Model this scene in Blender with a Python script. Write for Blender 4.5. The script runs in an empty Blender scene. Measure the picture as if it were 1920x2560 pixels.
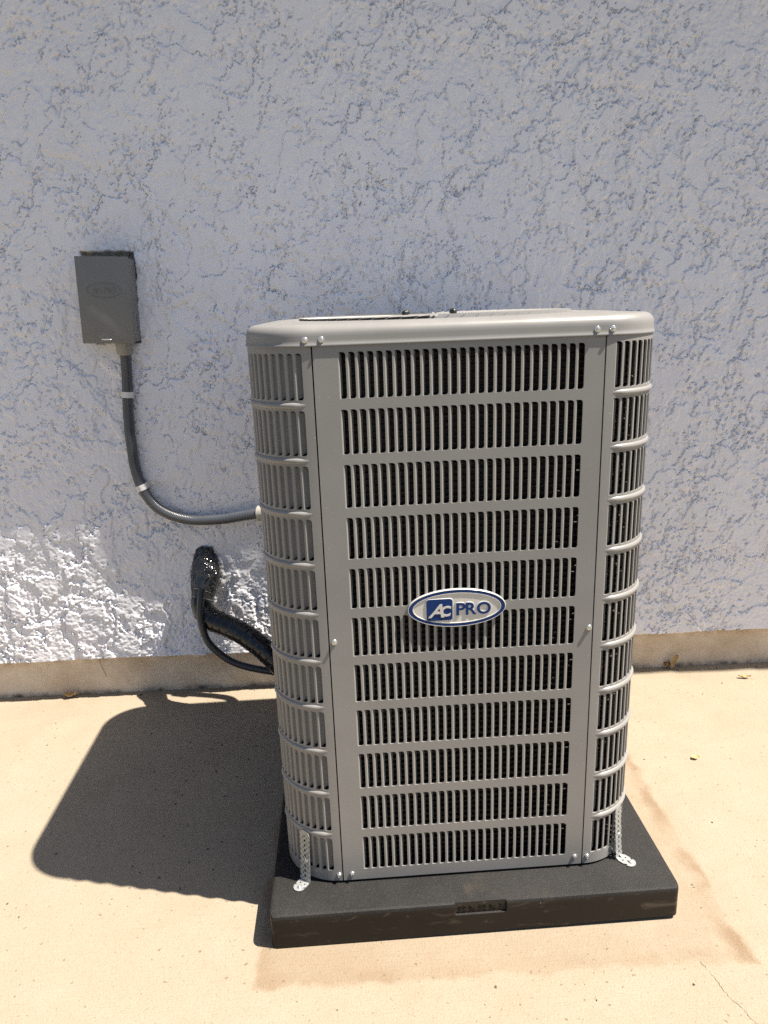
import bpy, bmesh, math, random
import numpy as np
from mathutils import Vector, Matrix, Euler

random.seed(7)
S = bpy.context.scene
COL = S.collection

# ------------------------------------------------------------------ camera
CAM_POS = Vector((-0.1557, -1.6023, 1.2092))
YAW, PITCH, ROLL = math.radians(1.2934), math.radians(-15.8238), math.radians(-2.0534)
fw = Vector((math.sin(YAW)*math.cos(PITCH), math.cos(YAW)*math.cos(PITCH), math.sin(PITCH)))
rt0 = Vector((math.cos(YAW), -math.sin(YAW), 0.0))
up0 = rt0.cross(fw)
rt = rt0*math.cos(ROLL) + up0*math.sin(ROLL)
up = -rt0*math.sin(ROLL) + up0*math.cos(ROLL)
cam_data = bpy.data.cameras.new("camera")
cam = bpy.data.objects.new("camera", cam_data)
COL.objects.link(cam)
cam.matrix_world = Matrix(((rt.x, up.x, -fw.x, CAM_POS.x), (rt.y, up.y, -fw.y, CAM_POS.y),
                           (rt.z, up.z, -fw.z, CAM_POS.z), (0, 0, 0, 1)))
cam_data.sensor_fit = 'HORIZONTAL'
cam_data.sensor_width = 36.0
cam_data.lens = 36.0*1823.14/1920.0
cam_data.clip_start = 0.02
cam_data.clip_end = 1000.0
S.camera = cam

# ------------------------------------------------------------------ sky, sun, exposure
SUN_TRAVEL = Vector((-0.5345, 0.1224, -1.0)).normalized()
SUN_ELEV = math.asin(-SUN_TRAVEL.z)
SUN_AZ = math.atan2(-SUN_TRAVEL.x, -SUN_TRAVEL.y)
world = bpy.data.worlds.new("World")
S.world = world
world.use_nodes = True
wn = world.node_tree
bg = wn.nodes["Background"]
sky = wn.nodes.new("ShaderNodeTexSky")
sky.sky_type = 'NISHITA'
sky.sun_disc = False
sky.sun_elevation = SUN_ELEV
sky.sun_rotation = SUN_AZ
sky.altitude = 100.0
sky.dust_density = 1.5
wn.links.new(sky.outputs[0], bg.inputs[0])
bg.inputs[1].default_value = 0.052
sun_data = bpy.data.lights.new("sun", 'SUN')
sun_data.energy = 5.0
sun_data.angle = math.radians(0.53)
sun_data.color = (1.0, 0.92, 0.80)
sun = bpy.data.objects.new("sun", sun_data)
COL.objects.link(sun)
sun.location = (4, -1, 8)
sun.rotation_mode = 'QUATERNION'
sun.rotation_quaternion = SUN_TRAVEL.to_track_quat('-Z', 'Y')
S.view_settings.view_transform = 'Standard'
S.view_settings.look = 'None'
S.view_settings.gamma = 1.0
S.view_settings.use_curve_mapping = False
S.view_settings.exposure = 1.33
S.cycles.max_bounces = 8
S.cycles.diffuse_bounces = 5
S.cycles.use_denoising = False

# ------------------------------------------------------------------ helpers
def link(o, parent=None):
    COL.objects.link(o)
    if parent is not None:
        o.parent = parent
    return o

def mesh(name, verts, faces, mat=None, smooth=None, weld=None):
    me = bpy.data.meshes.new(name)
    me.from_pydata([tuple(v) for v in verts], [], faces)
    if weld:
        bm = bmesh.new(); bm.from_mesh(me)
        bmesh.ops.remove_doubles(bm, verts=bm.verts, dist=weld)
        bm.to_mesh(me); bm.free()
    if smooth is not None:
        me.polygons.foreach_set("use_smooth", [True]*len(me.polygons))
        if smooth < 179:
            me.set_sharp_from_angle(angle=math.radians(smooth))
    if mat:
        me.materials.append(mat)
    me.update()
    return me

def obj(name, me, parent=None, loc=None):
    o = bpy.data.objects.new(name, me)
    link(o, parent)
    if loc is not None:
        o.location = loc
    return o

def tag(o, label=None, cat=None, group=None, kind=None):
    if label: o["label"] = label
    if cat: o["category"] = cat
    if group: o["group"] = group
    if kind: o["kind"] = kind
    return o

def empty(name, loc, rz=0.0, label=None, cat=None, group=None):
    o = bpy.data.objects.new(name, None)
    o.empty_display_size = 0.05
    link(o)
    o.location = loc
    o.rotation_euler = (0, 0, rz)
    return tag(o, label, cat, group)

def box_vf(x0, x1, y0, y1, z0, z1):
    v = [(x0,y0,z0),(x1,y0,z0),(x1,y1,z0),(x0,y1,z0),(x0,y0,z1),(x1,y0,z1),(x1,y1,z1),(x0,y1,z1)]
    f = [(0,3,2,1),(4,5,6,7),(0,1,5,4),(1,2,6,5),(2,3,7,6),(3,0,4,7)]
    return v, f

def bevel_box(name, x0, x1, y0, y1, z0, z1, mat, r=0.002, seg=2):
    v, f = box_vf(x0, x1, y0, y1, z0, z1)
    me = bpy.data.meshes.new(name); me.from_pydata(v, [], f)
    bm = bmesh.new(); bm.from_mesh(me)
    bmesh.ops.bevel(bm, geom=list(bm.edges), offset=r, segments=seg, profile=0.5, affect='EDGES')
    bm.to_mesh(me); bm.free()
    me.polygons.foreach_set("use_smooth", [True]*len(me.polygons))
    me.set_sharp_from_angle(angle=math.radians(50))
    me.materials.append(mat)
    return me

class MB:
    def __init__(self): self.v = []; self.f = []
    def add(self, v, f):
        n = len(self.v); self.v.extend(v); self.f.extend([tuple(i+n for i in q) for q in f])
    def cyl(self, c, axis, r0, r1, h, n=12, caps=True):
        a = Vector(axis).normalized()
        t = a.orthogonal().normalized(); b = a.cross(t)
        c = Vector(c)
        v = []
        for k, (r, d) in enumerate(((r0, 0), (r1, h))):
            for i in range(n):
                an = 2*math.pi*i/n
                v.append(tuple(c + a*d + (t*math.cos(an)+b*math.sin(an))*r))
        f = [(i, (i+1) % n, n+(i+1) % n, n+i) for i in range(n)]
        if caps:
            f.append(tuple(range(n, 2*n))); f.append(tuple(reversed(range(n))))
        self.add(v, f)
    def lathe(self, c, axis, prof, n=16):
        a = Vector(axis).normalized(); t = a.orthogonal().normalized(); b = a.cross(t); c = Vector(c)
        v = []; f = []
        for (r, d) in prof:
            for i in range(n):
                an = 2*math.pi*i/n
                v.append(tuple(c + a*d + (t*math.cos(an)+b*math.sin(an))*r))
        for k in range(len(prof)-1):
            for i in range(n):
                f.append((k*n+i, k*n+(i+1) % n, (k+1)*n+(i+1) % n, (k+1)*n+i))
        f.append(tuple(range((len(prof)-1)*n, len(prof)*n)))
        self.add(v, f)
    def mesh(self, name, mat, smooth=None, weld=None):
        return mesh(name, self.v, self.f, mat, smooth, weld)

def catmull(pts, step):
    P = [Vector(p) for p in pts]
    P = [2*P[0]-P[1]] + P + [2*P[-1]-P[-2]]
    out = []
    for i in range(1, len(P)-2):
        n = max(2, int((P[i+1]-P[i]).length/step))
        for k in range(n):
            t = k/n
            a, b, c, d = P[i-1], P[i], P[i+1], P[i+2]
            out.append(0.5*((2*b)+(c-a)*t+(2*a-5*b+4*c-d)*t*t+(3*b-a-3*c+d)*t**3))
    out.append(P[-2])
    return out

def tube_vf(pts, rad, n=14, cap=True):
    """rad: function (arc length, index, angle) -> radius"""
    v = []; f = []
    N = len(pts)
    nrm = None; L = 0.0
    for i, p in enumerate(pts):
        t = (pts[min(i+1, N-1)] - pts[max(i-1, 0)]).normalized()
        if nrm is None:
            nrm = t.orthogonal().normalized()
        nrm = (nrm - t*nrm.dot(t)).normalized()
        b = t.cross(nrm)
        if i: L += (p-pts[i-1]).length
        for k in range(n):
            a = 2*math.pi*k/n
            r = rad(L, i, a)
            v.append(tuple(p + (nrm*math.cos(a)+b*math.sin(a))*r))
    for i in range(N-1):
        for k in range(n):
            f.append((i*n+k, i*n+(k+1) % n, (i+1)*n+(k+1) % n, (i+1)*n+k))
    if cap:
        f.append(tuple(reversed(range(n)))); f.append(tuple(range((N-1)*n, N*n)))
    return v, f

# ------------------------------------------------------------------ materials
class NT:
    """small node builder"""
    def __init__(self, name):
        self.m = bpy.data.materials.new(name); self.m.use_nodes = True
        self.t = self.m.node_tree; self.b = self.t.nodes["Principled BSDF"]
        self.co = self.t.nodes.new("ShaderNodeTexCoord")
    def n(self, typ, **kw):
        x = self.t.nodes.new(typ)
        for k, v in kw.items(): setattr(x, k, v)
        return x
    def l(self, a, b): self.t.links.new(a, b)
    def noise(self, scale, detail=4, rough=0.55, vec=None, dist=0.0):
        x = self.n("ShaderNodeTexNoise")
        x.inputs["Scale"].default_value = scale; x.inputs["Detail"].default_value = detail
        x.inputs["Roughness"].default_value = rough; x.inputs["Distortion"].default_value = dist
        self.l(vec if vec is not None else self.co.outputs["Object"], x.inputs["Vector"])
        return x.outputs["Fac"]
    def ramp(self, fac, stops):
        x = self.n("ShaderNodeValToRGB"); e = x.color_ramp.elements
        while len(e) < len(stops): e.new(0.5)
        for i, (p, c) in enumerate(stops):
            e[i].position = p; e[i].color = (c[0], c[1], c[2], 1) if hasattr(c, "__len__") else (c, c, c, 1)
        self.l(fac, x.inputs[0]); return x.outputs[0]
    def math(self, op, a, b=None, c=None):
        x = self.n("ShaderNodeMath", operation=op)
        for i, q in enumerate((a, b, c)):
            if q is None: continue
            if isinstance(q, (int, float)): x.inputs[i].default_value = q
            else: self.l(q, x.inputs[i])
        return x.outputs[0]
    def sstep(self, v, a, b):
        x = self.n("ShaderNodeMapRange", interpolation_type='SMOOTHSTEP')
        x.inputs["From Min"].default_value = a; x.inputs["From Max"].default_value = b
        self.l(v, x.inputs["Value"]); return x.outputs["Result"]
    def mix(self, fac, a, b, mode='MIX'):
        x = self.n("ShaderNodeMix", data_type='RGBA', blend_type=mode)
        for i, q in ((0, fac), (6, a), (7, b)):
            if isinstance(q, (int, float)): x.inputs[i].default_value = q
            elif isinstance(q, tuple): x.inputs[i].default_value = (q[0], q[1], q[2], 1)
            else: self.l(q, x.inputs[i])
        return x.outputs[2]
    def bump(self, h, strength, dist, prev=None):
        x = self.n("ShaderNodeBump"); x.inputs["Strength"].default_value = strength
        x.inputs["Distance"].default_value = dist; self.l(h, x.inputs["Height"])
        if prev is not None: self.l(prev, x.inputs["Normal"])
        return x.outputs[0]
    def set(self, color=None, rough=None, metal=None, normal=None, spec=None, coat=None):
        for k, q in (("Base Color", color), ("Roughness", rough), ("Metallic", metal),
                     ("Specular IOR Level", spec), ("Coat Weight", coat)):
            if q is None: continue
            if isinstance(q, (int, float)): self.b.inputs[k].default_value = q
            elif isinstance(q, tuple): self.b.inputs[k].default_value = (q[0], q[1], q[2], 1)
            else: self.l(q, self.b.inputs[k])
        if normal is not None: self.l(normal, self.b.inputs["Normal"])
        return self.m

def simple(name, col, rough=0.5, metal=0.0, var=0.12, scale=40.0, bump=0.0, bscale=300.0, spec=None):
    t = NT(name)
    f = t.noise(scale, 5)
    lo = tuple(c*(1-var) for c in col); hi = tuple(min(1, c*(1+var)) for c in col)
    c = t.ramp(f, [(0.3, lo), (0.7, hi)])
    nm = t.bump(t.noise(bscale, 3), bump, 0.001) if bump else None
    return t.set(c, rough, metal, nm, spec)

PAINT_COL = (0.222, 0.217, 0.210)
def make_paint():
    t = NT("greige_baked_paint")
    f = t.noise(9, 5); g = t.noise(420, 2)
    c = t.ramp(f, [(0.3, tuple(x*0.93 for x in PAINT_COL)), (0.7, tuple(x*1.03 for x in PAINT_COL))])
    # faint dust specks
    c = t.mix(t.sstep(t.noise(160, 2), 0.72, 0.8), c, (0.36, 0.34, 0.31))
    r = t.ramp(t.noise(25, 4), [(0.3, 0.30), (0.7, 0.40)])
    return t.set(c, r, 0.0, t.bump(g, 0.06, 0.0006))
M_PAINT = make_paint()
M_DARK = simple("dark_coil_fin", (0.012, 0.011, 0.010), 0.45, 0.0, 0.3, 60, 0.3, 700)
M_TUBE = simple("dark_copper_tube", (0.040, 0.030, 0.024), 0.65, 0.1, 0.3, 30)
M_STEEL = simple("zinc_screw_steel", (0.72, 0.71, 0.69), 0.28, 0.9, 0.1, 200)
M_GALV = simple("galvanised_strap", (0.34, 0.35, 0.35), 0.5, 0.45, 0.16, 120, 0.08, 200)
M_BLACKNUT = simple("black_nut", (0.03, 0.03, 0.028), 0.35, 0.4)
M_SILVER = simple("emblem_silver", (0.58, 0.57, 0.55), 0.35, 0.25, 0.04, 60)
M_BLUE = simple("emblem_blue", (0.006, 0.030, 0.13), 0.3, 0.0, 0.05, 60, spec=0.25)
M_BOX = simple("disconnect_grey_paint", (0.172, 0.170, 0.165), 0.5, 0.0, 0.05, 14, 0.04, 500)
M_CONDUIT = simple("grey_pvc_conduit", (0.058, 0.065, 0.077), 0.30, 0.0, 0.08, 30)
M_FIT = simple("grey_pvc_fitting", (0.26, 0.245, 0.22), 0.5, 0.0, 0.06, 40)
M_CLAMP = simple("painted_clamp", (0.62, 0.61, 0.62), 0.45, 0.1, 0.06, 90)
M_TAPE = simple("black_pipe_tape", (0.010, 0.010, 0.011), 0.16, 0.0, 0.3, 50, 0.25, 90)
M_TAPEEDGE = simple("tape_seam", (0.10, 0.10, 0.095), 0.4, 0.0, 0.3, 80)
def make_film():
    t = NT("black_sealing_film")
    n = t.noise(24, 2, 0.5, None, 1.2); r = t.math('ABSOLUTE', t.math('SUBTRACT', n, 0.5))
    return t.set((0.006, 0.006, 0.007), 0.13, 0.0, t.bump(r, 1.0, 0.016), 0.9)
M_SEAL = make_film()
M_CABLE = simple("dark_rubber_cable", (0.034, 0.034, 0.037), 0.38, 0.0, 0.2, 60)
M_LEAF = simple("dry_leaf", (0.42, 0.29, 0.13), 0.7, 0.0, 0.35, 120, 0.3, 200)
M_LEAFD = simple("dark_dry_leaf", (0.22, 0.13, 0.05), 0.75, 0.0, 0.4, 120, 0.3, 200)
M_TWIG = simple("dry_twig", (0.16, 0.10, 0.05), 0.8, 0.0, 0.3, 100)
M_GRIT = simple("grit", (0.10, 0.085, 0.07), 0.9, 0.0, 0.4, 80)
M_TILE = simple("clay_tile", (0.33, 0.15, 0.09), 0.8, 0.0, 0.2, 12)
M_WOOD = simple("painted_fascia", (0.45, 0.42, 0.38), 0.6, 0.0, 0.05, 8)
M_CRACK = simple("crack_dirt", (0.10, 0.075, 0.05), 0.95, 0.0, 0.3, 90)

def make_stucco():
    t = NT("lilac_white_stucco")
    f = t.noise(3.0, 5); g = t.noise(26, 6)
    c = t.ramp(f, [(0.3, (0.74, 0.742, 0.792)), (0.7, (0.79, 0.792, 0.838))])
    c = t.mix(0.35, c, t.ramp(g, [(0.35, (0.71, 0.712, 0.762)), (0.65, (0.80, 0.803, 0.848))]))
    a = t.n("ShaderNodeVertexColor", layer_name="cut")
    mort = t.ramp(t.noise(190, 3, 0.7), [(0.35, (0.0485, 0.0436, 0.0388)), (0.65, (0.3298, 0.3007, 0.2619))])
    c = t.mix(a.outputs[0], c, mort)
    return t.set(c, 0.85, 0.0, t.bump(t.noise(420, 4, 0.65), 0.35, 0.0011), 0.25)
M_STUCCO = make_stucco()

def make_foundation():
    t = NT("weathered_foundation_concrete")
    c = t.ramp(t.noise(7, 6, 0.65), [(0.3, (0.5057, 0.4017, 0.2924)), (0.55, (0.6549, 0.5567, 0.4443)), (0.75, (0.7305, 0.6472, 0.5461))])
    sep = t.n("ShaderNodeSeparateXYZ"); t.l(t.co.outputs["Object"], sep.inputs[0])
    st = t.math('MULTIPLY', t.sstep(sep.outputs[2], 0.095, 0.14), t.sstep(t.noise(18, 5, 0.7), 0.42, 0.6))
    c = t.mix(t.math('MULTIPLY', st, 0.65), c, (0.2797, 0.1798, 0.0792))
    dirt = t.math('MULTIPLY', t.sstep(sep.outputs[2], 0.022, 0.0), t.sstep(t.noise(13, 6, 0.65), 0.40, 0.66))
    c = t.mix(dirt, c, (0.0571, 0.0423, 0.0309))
    sp = t.sstep(t.noise(130, 3, 0.6), 0.66, 0.74)
    c = t.mix(t.math('MULTIPLY', sp, 0.7), c, (0.1776, 0.1313, 0.0941))
    return t.set(c, 0.9, 0.0, t.bump(t.noise(150, 5, 0.7), 0.55, 0.004), 0.2)
M_FOUND = make_foundation()

def make_ground():
    t = NT("sandy_concrete")
    vec = t.co.outputs["Object"]
    sep = t.n("ShaderNodeSeparateXYZ"); t.l(vec, sep.inputs[0])
    nA = t.noise(2.2, 6, 0.6); nB = t.noise(11, 6, 0.65); nC = t.noise(240, 3, 0.7); nD = t.noise(60, 4, 0.6)
    c = t.ramp(nA, [(0.28, (0.2612, 0.2136, 0.1531)), (0.5, (0.2972, 0.2495, 0.1864)), (0.72, (0.3190, 0.2774, 0.2173))])
    c = t.mix(0.45, c, t.ramp(nB, [(0.3, (0.2443, 0.1977, 0.1414)), (0.7, (0.3271, 0.2854, 0.2235))]))
    c = t.mix(0.5, c, t.ramp(nC, [(0.3, (0.2228, 0.1778, 0.1265)), (0.5, (0.2995, 0.2526, 0.1895)), (0.75, (0.3350, 0.2940, 0.2313))]))
    # darker weathered film over parts of the slab (shape of its own)
    film = t.sstep(t.noise(1.3, 5, 0.6), 0.52, 0.66)
    c = t.mix(t.math('MULTIPLY', film, 0.22), c, (0.1862, 0.1476, 0.1045))
    # tan footprint left by an earlier, larger pad
    wx = t.math('ADD', sep.outputs[0], t.math('MULTIPLY', t.math('SUBTRACT', t.noise(8, 6, 0.65), 0.5), 0.075))
    wy = t.math('ADD', sep.outputs[1], t.math('MULTIPLY', t.math('SUBTRACT', t.noise(9, 6, 0.65), 0.5), 0.06))
    dx = t.math('SUBTRACT', t.math('ABSOLUTE', t.math('SUBTRACT', wx, 0.062)), 0.466)
    dy = t.math('SUBTRACT', t.math('ABSOLUTE', t.math('SUBTRACT', wy, -0.085)), 0.448)
    d = t.math('MAXIMUM', dx, dy)
    band = t.math('MULTIPLY', t.sstep(d, 0.012, -0.006), t.sstep(d, -0.16, -0.02))
    band = t.math('MULTIPLY', band, t.sstep(t.noise(9, 6, 0.7), 0.25, 0.62))
    edge = t.math('MULTIPLY', t.sstep(d, 0.012, -0.004), t.sstep(d, -0.040, -0.008))
    edge = t.math('MULTIPLY', edge, t.sstep(t.noise(6, 5, 0.6), 0.38, 0.62))
    inside = t.math('MULTIPLY', t.sstep(d, 0.010, -0.004), t.sstep(wx, 0.10, -0.34))
    edge = t.math('MULTIPLY', edge, t.math('ADD', 0.55, t.math('MULTIPLY', t.sstep(wx, 0.25, 0.5), 0.9)))
    c = t.mix(t.math('MULTIPLY', inside, 0.34), c, (0.1938, 0.1428, 0.0925))
    c = t.mix(t.math('MULTIPLY', band, 0.36), c, (0.2205, 0.1501, 0.0914))
    c = t.mix(t.math('MULTIPLY', edge, 0.46), c, (0.1838, 0.1167, 0.0670))
    # pock marks and grains
    pk = t.sstep(t.noise(95, 2, 0.5), 0.67, 0.72)
    c = t.mix(t.math('MULTIPLY', pk, 0.7), c, (0.1288, 0.1005, 0.0708))
    gr = t.sstep(nC, 0.61, 0.70)
    c = t.mix(t.math('MULTIPLY', gr, 0.6), c, (0.1401, 0.1117, 0.0817))
    # broom marks
    mp = t.n("ShaderNodeMapping"); t.l(vec, mp.inputs[0])
    mp.inputs["Scale"].default_value = (14, 330, 1); mp.inputs["Rotation"].default_value = (0, 0, math.radians(88))
    br = t.noise(1.0, 3, 0.6, mp.outputs[0])
    h = t.math('ADD', t.math('MULTIPLY', nC, 0.8), t.math('MULTIPLY', br, 1.1))
    nm = t.bump(h, 0.6, 0.0028)
    nm = t.bump(nD, 0.25, 0.004, nm)
    return t.set(c, 0.92, 0.0, nm, 0.2)
M_GROUND = make_ground()

def make_pad_top():
    t = NT("black_recycled_plastic")
    c = t.ramp(t.noise(7, 5, 0.6), [(0.3, (0.0135, 0.0130, 0.0130)), (0.7, (0.0249, 0.0238, 0.0233))])
    sp = t.sstep(t.noise(520, 2, 0.6), 0.60, 0.70)
    c = t.mix(t.math('MULTIPLY', sp, 0.55), c, (0.0778, 0.0752, 0.0726))
    dust = t.math('MULTIPLY', t.sstep(t.noise(9, 6, 0.7), 0.58, 0.75), 0.45)
    c = t.mix(dust, c, (0.0674, 0.0544, 0.0415))
    return t.set(c, 0.5, 0.0, t.bump(t.noise(520, 3, 0.6), 0.8, 0.0016), 0.16)
M_PADTOP = make_pad_top()
def make_pad_side():
    t = NT("black_plastic_side")
    c = t.ramp(t.noise(4, 5, 0.6), [(0.3, (0.0134, 0.0110, 0.0088)), (0.7, (0.0202, 0.0169, 0.0139))])
    mp = t.n("ShaderNodeMapping"); t.l(t.co.outputs["Object"], mp.inputs[0]); mp.inputs["Scale"].default_value = (1, 1, 2.6)
    sm = t.math('MULTIPLY', t.sstep(t.noise(11, 6, 0.62, mp.outputs[0], 1.2), 0.55, 0.72), 0.6)
    c = t.mix(sm, c, (0.095, 0.074, 0.056))
    sc = t.math('MULTIPLY', t.sstep(t.noise(75, 3, 0.6), 0.70, 0.76), 0.5)
    c = t.mix(sc, c, (0.15, 0.122, 0.095))
    return t.set(c, 0.42, 0.0, t.bump(t.noise(60, 4), 0.1, 0.002), 0.16)
M_PADSIDE = make_pad_side()

# ------------------------------------------------------------------ ground
R_G = 300.0
gv, gf = [], []
gv = [(-R_G, -R_G, -0.06), (R_G, -R_G, -0.06), (R_G, R_G, -0.06), (-R_G, R_G, -0.06)]
M_DARKGROUND = simple("added_dark_ground", (0.10, 0.088, 0.06), 0.95, 0.0, 0.35, 3.0, 0.8, 40)  # unseen dark ground, added to weaken bounce onto the unit and wall
tag(obj("bounce_cut_ground", mesh("bounce_cut_ground", gv, [(0, 1, 2, 3)], M_DARKGROUND)), kind="structure", label="unseen dark ground added beyond the concrete to cut bounced light")
gv = [(-14, -1.35, 0), (14, -1.35, 0), (14, 0.75, 0), (-14, 0.75, 0), (-14, -1.35, -0.1), (14, -1.35, -0.1), (14, 0.75, -0.1), (-14, 0.75, -0.1)]  # front edge, out of view, set close so less light bounces up
ground = tag(obj("concrete_ground", mesh("concrete_ground", gv, [(0, 1, 2, 3), (0, 4, 5, 1), (1, 5, 6, 2), (2, 6, 7, 3), (3, 7, 4, 0)], M_GROUND)), kind="structure",
             label="sandy beige concrete slab under the unit")

# ------------------------------------------------------------------ house: stucco wall, foundation, tiled eave
YW, YF, ZL = 0.555, 0.600, 0.146      # stucco face, foundation face, bottom lip of the stucco
house = empty("house", (0, YF, 0), 0, "pale lilac stucco house wall on a low concrete footing behind the condenser", "house")

def vnoise(x, y, seed):
    rng = np.random.default_rng(seed)
    x0 = np.floor(x).astype(np.int64); y0 = np.floor(y).astype(np.int64)
    tab = rng.random((512, 512), dtype=np.float32)
    fx = (x-x0).astype(np.float32); fy = (y-y0).astype(np.float32)
    fx = fx*fx*fx*(fx*(fx*6-15)+10); fy = fy*fy*fy*(fy*(fy*6-15)+10)
    i = x0 & 511; j = y0 & 511; i1 = (x0+1) & 511; j1 = (y0+1) & 511
    a = tab[j, i]; b = tab[j, i1]; c = tab[j1, i]; d = tab[j1, i1]
    return (a+(b-a)*fx)*(1-fy) + (c+(d-c)*fx)*fy

def fbm(x, y, freq, octv, gain, seed):
    s = 0.0; a = 1.0; tot = 0.0
    for k in range(octv):
        ca, sa = math.cos(0.7*k+seed), math.sin(0.7*k+seed)
        s = s + a*vnoise((x*ca-y*sa)*freq+11.3*k, (x*sa+y*ca)*freq-7.1*k, seed*17+k)
        tot += a; a *= gain; freq *= 2.03
    return s/tot

def sst(v, a, b):
    t = np.clip((v-a)/(b-a), 0, 1)
    return t*t*(3-2*t)

BOX_C = (-0.852, 1.2475); BOX_ROT = math.radians(-2.3)   # disconnect box centre on the wall and its slight tilt

def stucco_height(x, z):
    wx = x + 0.020*(fbm(x, z, 9, 3, .5, 31)-.5) + 0.006*(fbm(x, z, 55, 3, .55, 33)-.5)
    wz = z + 0.020*(fbm(x, z, 9, 3, .5, 32)-.5) + 0.006*(fbm(x, z, 55, 3, .55, 34)-.5)
    F1 = fbm(wx, wz*0.8, 8.0, 6, .53, 1)
    F2 = fbm(wx*1.05, wz*0.75, 21, 5, .54, 2)
    F3 = fbm(wx, wz*0.85, 32, 4, .52, 5)
    reg = sst(fbm(x, z, 3.2, 3, .5, 6), .36, .60)
    low = sst(z, 0.80, 0.35)                       # rougher dashes low on the wall
    def edge_side(fx, fz, fr, gain, seed):
        """1 on edges whose outer side looks up or left, 0 on the lower and right edges"""
        g = fbm(fx, fz, fr, 3, gain, seed)
        gz_, gx_ = np.gradient(g)
        n_ = np.hypot(gz_, gx_)+1e-9
        return sst((-0.85*gz_+0.45*gx_)/n_, -0.15, 0.55)
    sd1 = edge_side(wx, wz*0.8, 8.0, .53, 1)
    sd2 = edge_side(wx*1.05, wz*0.75, 21, .54, 2)
    sd3 = edge_side(wx, wz*0.85, 32, .52, 5)
    # trowelled plateaus: crisp upper and left edges, feathered lower and right ones
    m1 = sst(F1, .497, .507)*sd1 + sst(F1, .485, .522)*(1-sd1)
    m2 = sst(F2, .522, .534)*sd2 + sst(F2, .505, .555)*(1-sd2)
    m3 = (sst(F3, .545, .56)*sd3 + sst(F3, .525, .585)*(1-sd3))*(0.25+0.75*reg)
    h = 0.0040*m1 + 0.0036*m2*(1-0.25*m1) + 0.0026*m3*(1-0.3*m1)
    # ragged crevices hugging the crisp edges of the trowelled skins
    brk = sst(fbm(x, z, 15, 3, .5, 8), .40, .55)
    cr1 = np.exp(-((F1-.4945)/.0042)**2)*(0.55+0.45*brk)*(0.2+0.8*sd1)
    cr2 = np.exp(-((F2-.519)/.0058)**2)*(0.55+0.45*brk)*(0.2+0.8*sd2)
    cr3 = np.exp(-((F3-.541)/.009)**2)*(0.35+0.65*brk)*(0.3+0.7*reg)*sd3
    h = h - 0.0080*cr1 - 0.0072*cr2 - 0.0050*cr3
    # pits in clusters
    pc = sst(fbm(x, z, 9, 3, .5, 9), .48, .62)
    pit = sst(fbm(wx, wz*0.8, 105, 2, .5, 10), .70, .75)*pc
    h = h - 0.0055*pit
    # rough low ground, smooth tops, trowel streaks
    fine = fbm(wx, wz, 105, 3, .66, 12)-.5
    flat = np.clip(0.8*m1*(0.4+0.6*reg)+0.9*m2, 0, 1)
    h = h + fine*0.0048*(1-0.90*flat)
    ang = (fbm(x, z, 1.6, 2, .5, 14)-.5)*5.0
    u = x*np.cos(ang)+z*np.sin(ang); w = -x*np.sin(ang)+z*np.cos(ang)
    h = h + 0.0008*(fbm(u*0.18, w, 120, 2, .6, 15)-.5)*(0.35+0.65*(1-reg))
    h = h + low*(0.0024*(fbm(wx, wz*1.5, 95, 3, .62, 16)-.5) + 0.0022*(fbm(wx+0.5*wz, wz*1.3, 42, 4, .62, 19)-.5))
    h = h + 0.004*(fbm(x, z, 2.2, 2, .5, 18)-.5)
    return h - 0.0038

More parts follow.
